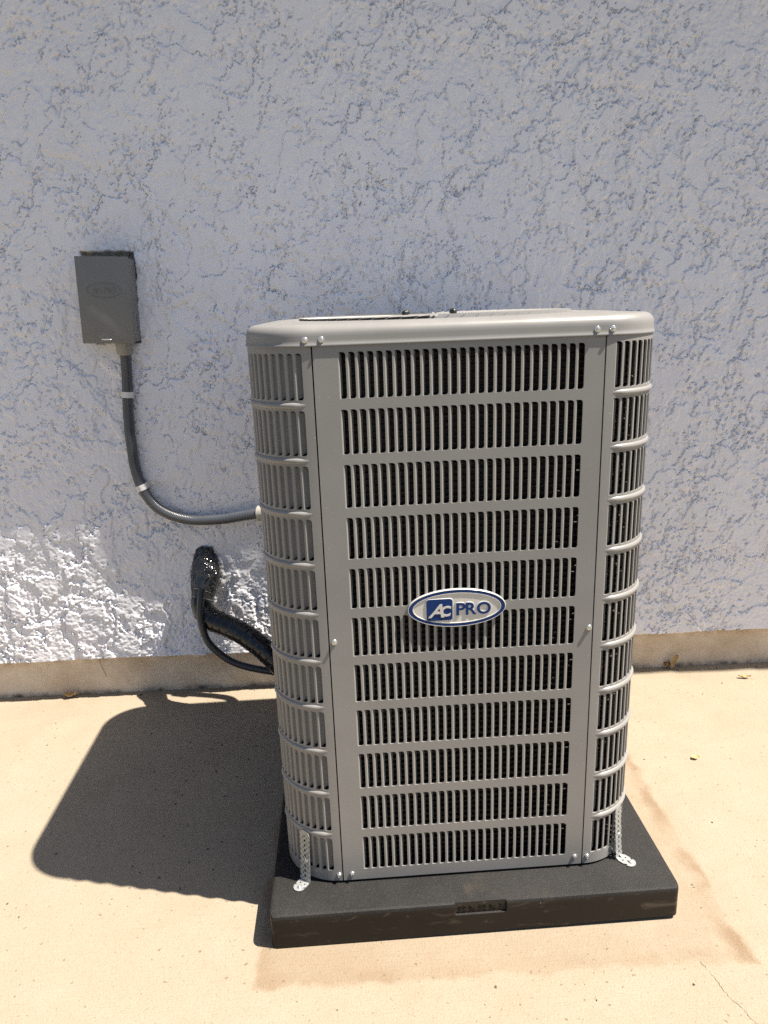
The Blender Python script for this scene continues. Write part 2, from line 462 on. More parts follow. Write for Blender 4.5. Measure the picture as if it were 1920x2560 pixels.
def build_wall(name, X0, X1, step):
    Z1 = 2.20
    xs = np.arange(X0, X1+1e-6, step, dtype=np.float64); zs = np.arange(ZL, Z1+1e-6, step, dtype=np.float64)
    x, z = np.meshgrid(xs, zs)
    h = stucco_height(x, z)
    # lip: slightly uneven bottom edge
    # recess cut out round the disconnect box, showing grey base coat
    ca, sa = math.cos(-BOX_ROT), math.sin(-BOX_ROT)
    bx = (x-BOX_C[0])*ca-(z-BOX_C[1])*sa; bz = (x-BOX_C[0])*sa+(z-BOX_C[1])*ca
    jag = 0.012*(fbm(x, z, 40, 3, .6, 21)-.5)
    d = np.maximum(np.abs(bx+0.001)-0.071, np.abs(bz-0.009)-0.121) + jag
    cut = sst(d, 0.004, -0.003)
    near = sst(d, 0.10, 0.0)
    h = h*(1-0.5*near) + 0.005*near*(fbm(x, z, 18, 4, .55, 23)-.35)     # patched-in stucco near the box
    h = h*(1-cut) + cut*(-0.016 + 0.012*(fbm(x, z, 85, 3, .6, 22)-.5))
    y = YW - h - YF
    nz, nx = x.shape
    co = np.stack([x, y, z], -1).reshape(-1, 3)
    # bottom return under the lip
    ret = np.stack([xs, np.full_like(xs, 0.03), np.full_like(xs, ZL+0.004)], -1)
    edge_j = 0.005*(fbm(xs[None, :], xs[None, :]*0, 12, 4, .6, 41)[0]-.5)
    co[:nx, 2] += edge_j; ret[:, 2] += edge_j
    co = np.concatenate([co, ret], 0)
    idx = np.arange(nz*nx).reshape(nz, nx)
    q = np.stack([idx[:-1, :-1], idx[:-1, 1:], idx[1:, 1:], idx[1:, :-1]], -1).reshape(-1, 4)
    rid = nz*nx + np.arange(nx)
    q2 = np.stack([rid[:-1], rid[1:], idx[0, 1:], idx[0, :-1]], -1)
    q = np.concatenate([q, q2], 0)
    me = bpy.data.meshes.new(name)
    me.vertices.add(len(co)); me.vertices.foreach_set("co", co.astype(np.float32).ravel())
    me.loops.add(len(q)*4); me.loops.foreach_set("vertex_index", q.astype(np.int32).ravel())
    me.polygons.add(len(q)); me.polygons.foreach_set("loop_start", np.arange(0, len(q)*4, 4, dtype=np.int32))
    me.update(calc_edges=True); me.validate()
    me.polygons.foreach_set("use_smooth", np.ones(len(q), dtype=bool))
    at = me.color_attributes.new("cut", 'FLOAT_COLOR', 'POINT')
    cc = np.zeros((len(co), 4), np.float32); cc[:, 3] = 1
    cc[:nz*nx, :3] = cut.reshape(-1, 1)
    at.data.foreach_set("color", cc.ravel())
    me.materials.append(M_STUCCO)
    obj(name, me, house)
build_wall("stucco_wall", -1.80, 1.62, 0.00255)
build_wall("wall_run", -2.90, -1.80, 0.0066)
build_wall("wall_run", 1.618, 2.90, 0.0066)
# plainer stucco beyond
_m = MB()
_y1 = YW+0.002-YF
for (_a, _b, _c, _d) in ((-9, -2.895, ZL, 2.62), (2.893, 9, ZL, 2.62), (-2.9, 2.9, 2.196, 2.62)):
    _m.add(*box_vf(_a, _b, _y1, _y1+0.03, _c, _d))
obj("wall_surround", _m.mesh("wall_surround", M_STUCCO), house)

def build_foundation():
    xs = np.arange(-1.9, 1.7, 0.008); zs = np.linspace(-0.01, ZL+0.012, 22)
    x, z = np.meshgrid(xs, zs)
    y = -0.006*(fbm(x, z, 16, 4, .6, 51)-.5) - 0.004*sst(z, 0.04, 0.0)*fbm(x, z, 30, 3, .5, 52)
    nz, nx = x.shape
    v = np.stack([x, y, z], -1).reshape(-1, 3).tolist()
    f = [(j*nx+i, j*nx+i+1, (j+1)*nx+i+1, (j+1)*nx+i) for j in range(nz-1) for i in range(nx-1)]
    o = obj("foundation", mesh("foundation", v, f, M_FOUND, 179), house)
    m = MB()
    m.add(*box_vf(-9, -1.9, 0, 0.02, -0.01, ZL+.012)); m.add(*box_vf(1.692, 9, 0, 0.02, -0.01, ZL+.012))
    obj("foundation_run", m.mesh("foundation_run", M_FOUND), house)
build_foundation()

def build_eave():
    """tiled eave above the frame: its scalloped edge throws the shade on the wall"""
    ZE = 2.45
    sx, sy = 0.5288, 0.1224
    ev = bpy.data.objects.new("roof_eave", None); link(ev, house)
    def edge_y(xe):                       # slightly out of parallel with the wall
        xs_ = xe - sx*ZE
        return (0.6045 - 0.029*(xs_+0.833)) - sy*ZE
    # soffit and fascia
    m = MB()
    xa, xb = -3.5, 5.5
    def slab(off0, z0, z1, ywall):
        v = []
        for zz in (z0, z1):
            v += [(xa, edge_y(xa)+off0, zz), (xb, edge_y(xb)+off0, zz), (xb, ywall, zz), (xa, ywall, zz)]
        f = [(0,3,2,1),(4,5,6,7),(0,1,5,4),(1,2,6,5),(2,3,7,6),(3,0,4,7)]
        v = [(p[0], p[1]-YF, p[2]) for p in v]
        m.add(v, f)
    slab(0.062, 2.57, 2.60, YW+0.1)
    obj("soffit", m.mesh("soffit", M_WOOD), ev)
    m = MB()
    v = []
    for off in (0.040, 0.060):
        for zz in (2.47, 2.60):
            v += [(xa, edge_y(xa)+off-YF, zz), (xb, edge_y(xb)+off-YF, zz)]
    m.add(v, [(0,1,3,2),(4,6,7,5),(0,4,5,1),(2,3,7,6),(0,2,6,4),(1,5,7,3)])
    obj("fascia", m.mesh("fascia", M_WOOD), ev)
    # one clay tile, profile of pan and crown, sloping up the roof
    pitch, L = 0.265, 0.45
    n = 20; prof = []
    for i in range(n+1):
        t = i/n
        zt = 0.020*(1+math.cos(2*math.pi*t))
        prof.append((t*pitch-pitch/2-0.004*(0.5-t), zt))
    v = []
    for k, yy in enumerate((0.0, L)):
        for up_ in (0.0, 0.014):
            for (px, pz) in prof:
                v.append((px, yy, pz+up_+yy*0.33))
    N = n+1; f = []
    for i in range(n):
        f.append((i, i+1, 2*N+i+1, 2*N+i)); f.append((N+i, 3*N+i, 3*N+i+1, N+i+1))
        f.append((i, N+i, N+i+1, i+1)); f.append((2*N+i, 2*N+i+1, 3*N+i+1, 3*N+i))
    f.append((0, 2*N, 3*N, N)); f.append((n, N+n, 3*N+n, 2*N+n))
    tm = mesh("roof_tile", v, f, M_TILE, 60)
    # tile ends stand a little unevenly along the eave
    rj = random.Random(3)
    for k in range(-9, 22):
        xs_ = -0.833 + 0.265*k
        xe = xs_ + sx*ZE
        j = rj.uniform(-0.002, 0.002); dz = rj.uniform(-0.004, 0.004)
        j = {0: 0.0, -1: -0.0064, -2: 0.0, -3: -0.005}.get(k, j if k > -3 else j+0.014)
        if k == -3: xe += 0.0655          # a cut half tile, then the run starts again a little short
        if k < -3: xe += 0.1305
        o = obj("roof_tile", tm, ev)
        o.location = (xe, edge_y(xe)+j-YF, ZE+dz)
        if k == -3: o.scale = (0.51, 1, 1)
    # upper roof field
    m = MB()
    m.add([(xa, edge_y(xa)+0.30-YF, 2.56+.06), (xb, edge_y(xb)+0.30-YF, 2.62), (xb, 4.0, 3.95), (xa, 4.0, 3.95)], [(0, 1, 2, 3)])
    obj("roof_field", m.mesh("roof_field", M_TILE), ev)
build_eave()

# ------------------------------------------------------------------ plastic pad
TH = math.radians(1.4198)
HP = 0.076
pad = empty("equipment_pad", (0, 0, 0), TH, "square black plastic pad lying on the concrete under the condenser", "pad")
PX, PY, PH = 0.0156, -0.0348, 0.4065
def build_pad():
    r = 0.010
    NA, NB = -0.045, 0.058              # notch with the size marking
    st = []                             # stations (x, inset in y, notched)
    for k in range(5):
        a = math.pi/2*k/4
        st.append((-PH+r-r*math.cos(a), r-r*math.sin(a), 0))
    st += [(NA-0.0005, 0, 0), (NA+0.0015, 0, 1), (NB-0.0015, 0, 1), (NB+0.0005, 0, 0)]
    for k in range(5):
        a = math.pi/2*(4-k)/4
        st.append((PH-r+r*math.cos(a), r-r*math.sin(a), 0))
    def loop(x, ins, notch):
        y0, y1 = -PH+ins, PH-ins
        zb = 0.001+0.008*(x+PH)/(2*PH)
        b = 0.007
        L = [(y1, zb), (y0, zb), (y0, HP-0.032)]
        if notch:
            L += [(y0, HP-0.027), (y0+0.004, HP-0.0262), (y0+0.0042, HP-0.003), (y0+0.005, HP-0.0005), (y0+0.0075, HP)]
        else:
            L += [(y0, HP-0.020), (y0, HP-b), (y0+b*0.29, HP-b*0.29), (y0+b*0.7, HP-0.0006), (y0+b, HP)]
        L += [(y1-b, HP), (y1-b*.29, HP-b*.29), (y1, HP-b)]
        return [(x, y, z) for (y, z) in L]
    v = []; f = []; n = 11
    for s in st: v += loop(*s)
    for i in range(len(st)-1):
        for k in range(n):
            f.append((i*n+k, i*n+(k+1) % n, (i+1)*n+(k+1) % n, (i+1)*n+k))
    f.append(tuple(range(n))); f.append(tuple(reversed(range((len(st)-1)*n, len(st)*n))))
    f = [tuple(reversed(q)) for q in f]
    me = mesh("pad_body", v, f, M_PADTOP, 40)
    me.materials.append(M_PADSIDE)
    for p in me.polygons:
        if p.normal.z < 0.35: p.material_index = 1
    obj("pad_body", me, pad, (PX, PY, 0))
    obj("pad_base", mesh("pad_base", *box_vf(-PH+.02, PH-.02, -PH+.02, PH-.02, 0.0, 0.03), M_PADSIDE), pad, (PX, PY, 0))
build_pad()

def text_mesh(txt, size, extrude, mat, name, shear=0.0, offset=0.0, bevel=0.0, space=1.0):
    c = bpy.data.curves.new(name, 'FONT')
    c.body = txt; c.size = size; c.extrude = extrude; c.shear = shear; c.offset = offset
    c.bevel_depth = bevel; c.space_character = space; c.resolution_u = 4
    c.align_x = 'CENTER'; c.align_y = 'CENTER'
    o = bpy.data.objects.new(name, c); COL.objects.link(o)
    dg = bpy.context.evaluated_depsgraph_get()
    me = bpy.data.meshes.new_from_object(o.evaluated_get(dg))
    bpy.data.objects.remove(o); bpy.data.curves.remove(c)
    me.materials.clear(); me.materials.append(mat)
    n = np.empty(len(me.vertices)*3, np.float32); me.vertices.foreach_get("co", n); n = n.reshape(-1, 3)
    n[:, 0] -= (n[:, 0].max()+n[:, 0].min())/2; n[:, 1] -= (n[:, 1].max()+n[:, 1].min())/2
    me["w"] = float(np.ptp(n[:, 0])); me["h"] = float(np.ptp(n[:, 1]))
    me.vertices.foreach_set("co", n.ravel()); me.update()
    return me
def place_text(me, parent, c, w, h, name, label=None):
    """text lies in the XZ plane facing -Y, scaled to w x h, centred at c"""
    o = obj(name, me, parent)
    o.rotation_euler = (math.pi/2, 0, 0)
    o.scale = (w/me["w"], h/me["h"], 1)
    o.location = c
    if label: o["label"] = label
    return o
place_text(text_mesh("32 X 32 X 3", 0.02, 0.0011, M_PADSIDE, "size_marking", offset=0.0002), pad,
           (PX+0.0065, PY-PH+0.0042, HP-0.0135), 0.088, 0.0125, "size_marking", "raised size marking 32 X 32 X 3")

# ------------------------------------------------------------------ air conditioner
W, RC, SA = 0.7300, 0.1145, 0.2469
C0 = W/2 - RC
ZB0, ZT0 = 0.0823, 1.1525
QL = 2*C0 + math.pi*RC/2
ac = empty("air_conditioner", (0, 0, HP), TH,
           "tall warm grey louvered air conditioner condenser with blue oval emblem", "air conditioner")
AZ = (0, 0, -HP)

def per(s, off=0.0):
    k = math.floor((s+C0)/QL)
    t = s - k*QL
    if t <= C0: p, n = (t, -W/2), (0.0, -1.0)
    else:
        a = (t-C0)/RC
        n = (math.sin(a), -math.cos(a)); p = (C0+RC*n[0], -C0+RC*n[1])
    for _ in range(k % 4):
        p = (-p[1], p[0]); n = (-n[1], n[0])
    return (p[0]+n[0]*off, p[1]+n[1]*off), n

def P3(s, z, dep=0.0):
    p, n = per(s, -dep)
    return (p[0], p[1], z)

PITCH_S, SLOT_W, ROW_P, SLOT_H = 0.0155, 0.0126, 0.09527, 0.0772
ROW_TOPS = [1.1372 - ROW_P*i for i in range(11)]
RF = 0.0052
DEP = 0.0028

def panel(name, s0, s1, slots, ret=0.010):
    v = []; f = []; idx = {}
    def V(s, z, d=0.0):
        k = (round(s, 6), round(z, 6), round(d, 6))
        if k not in idx: idx[k] = len(v); v.append(P3(s, z, d))
        return idx[k]
    brk = {s0, s1}
    for a in slots: brk |= {a, a+SLOT_W-RF, a+SLOT_W}
    if name != "front_panel":
        n = int((s1-s0)/0.008)
        if not slots: brk |= {s0+(s1-s0)*i/n for i in range(n+1)}
    brk = sorted(brk)
    def strip(za, zb):
        for a, b in zip(brk[:-1], brk[1:]):
            f.append((V(a, za), V(b, za), V(b, zb), V(a, zb)))
    zc = ZB0
    for top in reversed(ROW_TOPS):
        bot = top-SLOT_H
        strip(zc, bot)
        # bars
        ed = [s0] + [q for a in slots for q in (a, a+SLOT_W)] + [s1]
        for i in range(0, len(ed), 2):
            f.append((V(ed[i], bot), V(ed[i+1], bot), V(ed[i+1], top), V(ed[i], top)))
        for a in slots:
            b = a+SLOT_W
            arc_t = [(b-RF+RF*math.sin(t), top-RF+RF*math.cos(t)) for t in [math.pi/2*i/4 for i in range(5)]]
            arc_b = [(b-RF+RF*math.cos(t), bot+RF-RF*math.sin(t)) for t in [math.pi/2*i/4 for i in range(5)]]
            for p, q in zip(arc_t[:-1], arc_t[1:]): f.append((V(b, top), V(*p), V(*q)))
            for p, q in zip(arc_b[:-1], arc_b[1:]): f.append((V(b, bot), V(*p), V(*q)))
            # inward pressed edge, top -> right -> bottom
            ol = [(a, top)] + arc_t + arc_b + [(a, bot)]
            n = len(ol)
            for i in range(n-1):
                p, q = ol[i], ol[i+1]
                d = DEP
                f.append((V(*p), V(*q), V(q[0], q[1], d), V(p[0], p[1], d)))
        zc = top
    strip(zc, ZT0)
    # edge returns
    for s_, flip in ((s0, 0), (s1, 1)):
        q = (V(s_, ZB0), V(s_, ZT0), V(s_, ZT0, ret), V(s_, ZB0, ret))
        f.append(q if not flip else tuple(reversed(q)))
    for a, b in zip(brk[:-1], brk[1:]):
        f.append((V(a, ZB0), V(a, ZB0, ret), V(b, ZB0, ret), V(b, ZB0)))
    return mesh(name, v, f, M_PAINT, 38)

LPROF = [(0, 0), (.0009, .0003), (.0018, .0010), (.0026, .0021), (.0030, .0036), (.0035, .0056), (.0044, .0076), (.0058, .0096)]
def blade_local(LPROF):
    """blade local frame: x along the panel, y inward, z up from the slot's bottom"""
    v = []; f = []; zs = (0.0, SLOT_H*0.5, SLOT_H)
    n = len(LPROF)
    for k, z in enumerate(zs):
        for (a, d) in LPROF:
            tz = z
            if d > 0.004: tz = z + (0.004 if k == 0 else (-0.004 if k == 2 else 0))*(d/0.009)
            v.append((a, d, tz))
    for k in range(2):
        for i in range(n-1):
            f.append((k*n+i, k*n+i+1, (k+1)*n+i+1, (k+1)*n+i))
    return v, f
LPROF_C = LPROF[:5] + [(.0042, .0056), (.0066, .0076), (.0100, .0090)]
BV, BF = blade_local(LPROF)
BVC, BFC = blade_local(LPROF_C)
blade_me = mesh("louver", BV, BF, M_PAINT, 60)

FRONT_SLOTS = [-0.2043+PITCH_S*i for i in range(27)]
fp = obj("front_panel", panel("front_panel", -SA+0.0012, SA-0.0012, FRONT_SLOTS), ac, AZ)
for top in ROW_TOPS:
    for s in FRONT_SLOTS:
        o = bpy.data.objects.new("louver", blade_me); COL.objects.link(o); o.parent = fp
        o.location = (s, -W/2, top-SLOT_H)

def blades_joined(slots):
    m = MB()
    for s in slots:
        p, n = per(s+0.0022)
        p0, _ = per(s)
        tx = Vector((-n[1], n[0])); nn = Vector((-n[0], -n[1]))
        for top in ROW_TOPS:
            m.add([(p0[0]+tx.x*a+nn.x*d, p0[1]+tx.y*a+nn.y*d, top-SLOT_H+z) for (a, d, z) in BVC], BFC)
    return m.mesh("corner_louvers", M_PAINT, 60)

CLEN = QL-2*SA
CORNER_N = 10
cm = (CLEN-(PITCH_S*(CORNER_N-1)+SLOT_W))/2
def rib_mesh(sa, sb, zc):
    v = []; f = []
    ns, nc = 30, 8
    for i in range(ns+1):
        t = i/ns; s = sa+(sb-sa)*t
        e = min(1, min(t, 1-t)*ns/4.0); e = e*e*(3-2*e)
        for k in range(nc+1):
            u = -1+2*k/nc
            v.append(P3(s, zc+u*0.0058*(0.55+0.45*e), -(0.0038*e*(1-u*u)**0.8)+0.0006*(abs(u) > .99)))
    for i in range(ns):
        for k in range(nc):
            a = i*(nc+1)+k
            f.append((a, a+nc+1, a+nc+2, a+1))
    f = [tuple(reversed(q)) for q in f]
    return mesh("rib", v, f, M_PAINT, 179)
for q in range(4):
    s0 = SA+q*QL
    slots = [s0+cm+PITCH_S*i for i in range(CORNER_N)]
    cp = obj("corner_panel", panel("corner_panel", s0+0.0012, s0+CLEN-0.0012, slots), ac, AZ)
    tag(obj("corner_louvers", blades_joined(slots), cp), kind="stuff")
    for i in range(10):
        zc = (ROW_TOPS[i]-SLOT_H+ROW_TOPS[i+1])/2
        obj("rib", rib_mesh(s0+0.016, s0+CLEN-0.016, zc), cp)
for q in (1, 2, 3):
    sc = q*QL
    slots = [sc+s for s in FRONT_SLOTS]
    sp = obj("side_panel", panel("side_panel", sc-SA+0.0012, sc+SA-0.0012, slots), ac, AZ)
    tag(obj("side_louvers", blades_joined(slots), sp), kind="stuff")

# condenser coil behind the louvers
def ring_pts(off, n=96):
    return [per(-C0+4*QL*i/n, -off)[0] for i in range(n)]
m = MB()
rp = ring_pts(0.040); n = len(rp)
m.add([(x, y, z) for z in (0.095, 1.14) for (x, y) in rp], [(i, (i+1) % n, n+(i+1) % n, n+i) for i in range(n)])
coil = obj("condenser_coil", m.mesh("condenser_coil", M_DARK, 60), ac, AZ)
m = MB()
rp2 = [per(-C0+4*QL*i/n, -0.0365) for i in range(n)]
z = 0.104
while z < 1.135:
    v = []
    for (p, nn) in rp2:
        for a in range(5):
            t = 2*math.pi*a/5
            v.append((p[0]+nn[0]*0.0024*math.cos(t), p[1]+nn[1]*0.0024*math.cos(t), z+0.0024*math.sin(t)))
    m.add(v, [(i*5+a, ((i+1) % n)*5+a, ((i+1) % n)*5+(a+1) % 5, i*5+(a+1) % 5) for i in range(n) for a in range(5)])
    z += 0.0122
tag(obj("coil_tubes", m.mesh("coil_tubes", M_TUBE, 179), coil), kind="stuff")

# base pan
m = MB()
rp = ring_pts(0.006)
v = [(x, y, z) for z in (HP+0.0012, 0.0835) for (x, y) in ring_pts(0.03)]
m.add(v, [(i, (i+1) % n, n+(i+1) % n, n+i) for i in range(n)])
m.add([(x, y, 0.0838) for (x, y) in rp], [tuple(reversed(range(n)))])
m.add([(x, y, 0.0850) for (x, y) in rp], [tuple(range(n))])
obj("base_pan", m.mesh("base_pan", M_DARK), ac, AZ)

# top cover
def build_cap():
    n = 240
    prof = [(-0.002, 1.1515), (0.0012, 1.1495), (0.0026, 1.1480), (0.0029, 1.1492), (0.0020, 1.1512), (0.0010, 1.1535), (0.0007, 1.1570), (0.0005, 1.1635)]
    for k in range(1, 9):
        a = math.pi/2*k/8
        prof.append((-0.0175+0.018*math.cos(a), 1.1645+0.018*math.sin(a)))
    v = []; rings = 0
    for (o, z) in prof:
        for i in range(n):
            (x, y), _ = per(-C0+4*QL*i/n, o); v.append((x, y, z))
        rings += 1
    RH = 0.288
    base = [per(-C0+4*QL*i/n, -0.0175)[0] for i in range(n)]
    def circ(p, r):
        l = math.hypot(*p); return (p[0]/l*r, p[1]/l*r)
    for (t, z) in ((0.18, 1.1828), (0.22, 1.1838), (0.5, 1.1840), (0.92, 1.1838), (1.0, 1.1842)):
        for p in base:
            c = circ(p, RH); v.append((p[0]+(c[0]-p[0])*t, p[1]+(c[1]-p[1])*t, z))
        rings += 1
    for (r, z) in ((RH-.003, 1.1836), (RH-.0045, 1.1815), (RH-.0050, 1.1760), (RH-.005, 1.160)):
        for p in base:
            c = circ(p, r); v.append((c[0], c[1], z))
        rings += 1
    f = [(k*n+i, k*n+(i+1) % n, (k+1)*n+(i+1) % n, (k+1)*n+i) for k in range(rings-1) for i in range(n)]
    return mesh("top_cover", v, f, M_PAINT, 50)
cap = obj("top_cover", build_cap(), ac, AZ)

# fan grille with slanted slats
gr = bpy.data.objects.new("fan_grille", None); link(gr, ac); gr.location = AZ
def slat_mesh():
    L0, L1, hw, t = 0.098, 0.284, 0.0085, 0.0008
    ca, sa = math.cos(math.radians(32)), math.sin(math.radians(32))
    v = []
    for r, k in ((L0, 0.8), (L1, 1.0)):
        for (a, b) in ((-hw*k, -t), (hw*k, -t), (hw*k, t), (-hw*k, t)):
            v.append((r, a*ca-b*sa, a*sa+b*ca))
    f = [(0,1,5,4),(1,2,6,5),(2,3,7,6),(3,0,4,7),(0,3,2,1),(4,5,6,7)]
    return mesh("slat", v, f, M_PAINT)
sm = slat_mesh()
NS = 66
for i in range(NS):
    o = obj("slat", sm, gr)
    o.location = (0, 0, 1.1843); o.rotation_euler = (0, 0, 2*math.pi*i/NS)
m = MB()
m.lathe((0, 0, 1.1785), (0, 0, 1), [(0.104, 0), (0.104, 0.006), (0.101, 0.0085), (0.06, 0.0095), (0.001, 0.0098)], 48)
obj("hub_plate", m.mesh("hub_plate", M_PAINT, 40), gr)
m = MB()
m.lathe((0, 0, 1.05), (0, 0, 1), [(0.07, 0), (0.07, 0.10), (0.05, 0.118)], 32)
fan = obj("fan", m.mesh("fan_motor", M_DARK, 40), ac, AZ)
bl = []
for k in range(3):
    m = MB()
    a0 = 2*math.pi*k/3
    v = []
    for i in range(7):
        r = 0.07+0.19*i/6; sp = 0.25+0.55*i/6
        for s_, zz in ((-sp/2, 1.115), (0, 1.095), (sp/2, 1.07)):
            v.append((r*math.cos(a0+s_), r*math.sin(a0+s_), zz))
    f = [(i*3+j, i*3+j+1, (i+1)*3+j+1, (i+1)*3+j) for i in range(6) for j in range(2)]
    m.add(v, f)
    obj("fan_blade", m.mesh("fan_blade", M_DARK, 60), fan)
nut = MB()
nut.lathe((0, 0, 0), (0, 0, 1), [(0.0035, -0.004), (0.0035, 0.0), (0.0068, 0.0002), (0.0068, 0.0045), (0.0060, 0.0075), (0.0035, 0.0098), (0.0008, 0.0104)], 12)
nm_ = nut.mesh("motor_nut", M_BLACKNUT, 45)
for a in (math.radians(38), math.radians(128), math.radians(218), math.radians(308)):
    o = obj("motor_nut", nm_, gr); o.location = (-0.008+0.0705*math.cos(a), 0.0705*math.sin(a), 1.1875)

# screws
def screw_mesh(name="screw", r=0.0052):
    m = MB()
    m.lathe((0, 0, 0), (0, -1, 0), [(r, -0.001), (r*1.02, 0.0008), (r*0.92, 0.0016), (r*0.72, 0.0018)], 18)
    m.cyl((0, -0.0015, 0), (0, -1, 0), r*0.70, r*0.66, 0.0030, 6)
    m.lathe((0, -0.0045, 0), (0, -1, 0), [(r*0.66, 0), (r*0.45, 0.0006), (r*.40, -0.0003)], 6)
    return m.mesh(name, M_STEEL, 35)
sm_ = screw_mesh()
def screw_at(s, z, off, rot=0.0, parent=ac):
    p, n = per(s, off)
    o = obj("screw", sm_, parent)
    o.location = (p[0], p[1], z-HP)
    o.rotation_euler = (0, rot, math.atan2(n[0], -n[1]))
    return o
for i, s in enumerate((-0.2572, -0.2302, 0.2306, 0.2571)):
    screw_at(s, 1.1582, 0.0006, i*0.4)
for i, (s, z) in enumerate(((-0.2545, 0.0968), (-0.2284, 0.0972), (0.2312, 0.1012), (0.2573, 0.0996), (-0.2372, 0.6145), (0.2398, 0.6153))):
    screw_at(s, z, 0.0, i*0.7)
screw_at(-(SA+CLEN)-0.013, 1.1585, 0.0006, .2); screw_at(SA+CLEN+0.013, 1.1585, 0.0006, .3)
for (x, y) in ((-0.272, 0.02), (0.274, 0.03), (-0.262, 0.318), (0.20, 0.335)):
    o = obj("screw", sm_, ac); o.rotation_euler = (-math.pi/2, 0, 0.3); o.location = (x, y, 1.1842-HP)
    o.scale = (0.7, 0.7, 0.7)

# ------------------------------------------------------------------ oval emblem
em = bpy.data.objects.new("emblem", None); link(em, ac)
em.location = (-0.0098, -W/2, 0.6715-HP)
em["label"] = "blue and silver oval emblem reading AC PRO"
def ell(a, b, y, n=72):
    return [(a*math.cos(2*math.pi*i/n), y, b*math.sin(2*math.pi*i/n)) for i in range(n)]
def rings_mesh(name, rings, mat, capend=True, smooth=35):
    v = []; n = 72
    for r in rings: v += ell(*r)
    f = [(k*n+i, (k+1)*n+i, (k+1)*n+(i+1) % n, k*n+(i+1) % n) for k in range(len(rings)-1) for i in range(n)]
    f = [tuple(reversed(q)) for q in f]
    if capend: f.append(tuple(range((len(rings)-1)*n, len(rings)*n)))
    return mesh(name, v, f, mat, smooth)
EA, EB = 0.0905, 0.0372
obj("emblem_plate", rings_mesh("emblem_plate", [(EA-.004, EB-.004, 0.002), (EA, EB, -0.0005), (EA, EB, -0.0045), (EA-.0008, EB-.0008, -0.0056),
    (EA-.0016, EB-.0016, -0.0056), (EA-.0016, EB-.0016, -0.0050), (EA-.0105, EB-.0085, -0.0050), (EA-.0105, EB-.0085, -0.0042)], M_SILVER), em)
obj("blue_band", rings_mesh("blue_band", [(EA-.0016, EB-.0016, -0.0050), (EA-.0018, EB-.0018, -0.0053), (EA-.0084, EB-.0069, -0.0053), (EA-.0086, EB-.0071, -0.0050)], M_BLUE, False), em)
obj("inner_bead", rings_mesh("inner_bead", [(EA-.0086, EB-.0071, -0.0048), (EA-.0088, EB-.0073, -0.0056), (EA-.0099, EB-.0081, -0.0056), (EA-.0105, EB-.0085, -0.0045)], M_SILVER, False), em)
def rsquare(w, h, r, y0, y1, name, mat, inset=0.0005):
    def lp(g, y):
        o = []
        for (cx, cz, a0) in ((w/2-r, h/2-r, 0), (-w/2+r, h/2-r, 90), (-w/2+r, -h/2+r, 180), (w/2-r, -h/2+r, 270)):
            for k in range(7):
                a = math.radians(a0+15*k); o.append((cx+(r-g)*math.cos(a), y, cz+(r-g)*math.sin(a)))
        return o
    L = [lp(0, y0), lp(0, y1+inset), lp(inset, y1)]
    n = len(L[0]); v = sum(L, [])
    f = [(k*n+i, k*n+(i+1) % n, (k+1)*n+(i+1) % n, (k+1)*n+i) for k in range(2) for i in range(n)]
    f.append(tuple(range(2*n, 3*n)))
    return mesh(name, v, f, mat, 35)
sqo = obj("logo_square_edge", rsquare(0.0500, 0.0438, 0.006, -0.004, -0.0056, "logo_square_edge", M_SILVER), em, (-0.0322, 0, -0.0018))
obj("logo_square", rsquare(0.0482, 0.0420, 0.0052, -0.005, -0.0059, "logo_square", M_BLUE, 0.0002), em, (-0.0322, 0, -0.0018))
place_text(text_mesh("A", 0.03, 0.0011, M_SILVER, "letter_a", shear=0.32, offset=0.0006), em, (-0.0387, -0.0058, -0.0035), 0.0300, 0.0258, "letter")
place_text(text_mesh("C", 0.03, 0.0010, M_SILVER, "letter_c", shear=0.12, offset=0.0007), em, (-0.0203, -0.0058, -0.0048), 0.0190, 0.0205, "letter")
for ch, x, w in (("P", 0.0072, 0.0175), ("R", 0.0262, 0.0205), ("O", 0.0495, 0.0260)):
    place_text(text_mesh(ch, 0.03, 0.0022, M_SILVER, "letter_edge", offset=0.0016), em, (x, -0.0036, -0.0022), w+0.0022, 0.0262, "letter_edge")
    place_text(text_mesh(ch, 0.03, 0.0004, M_BLUE, "letter", offset=0.0009), em, (x, -0.0056, -0.0022), w, 0.0240, "letter")

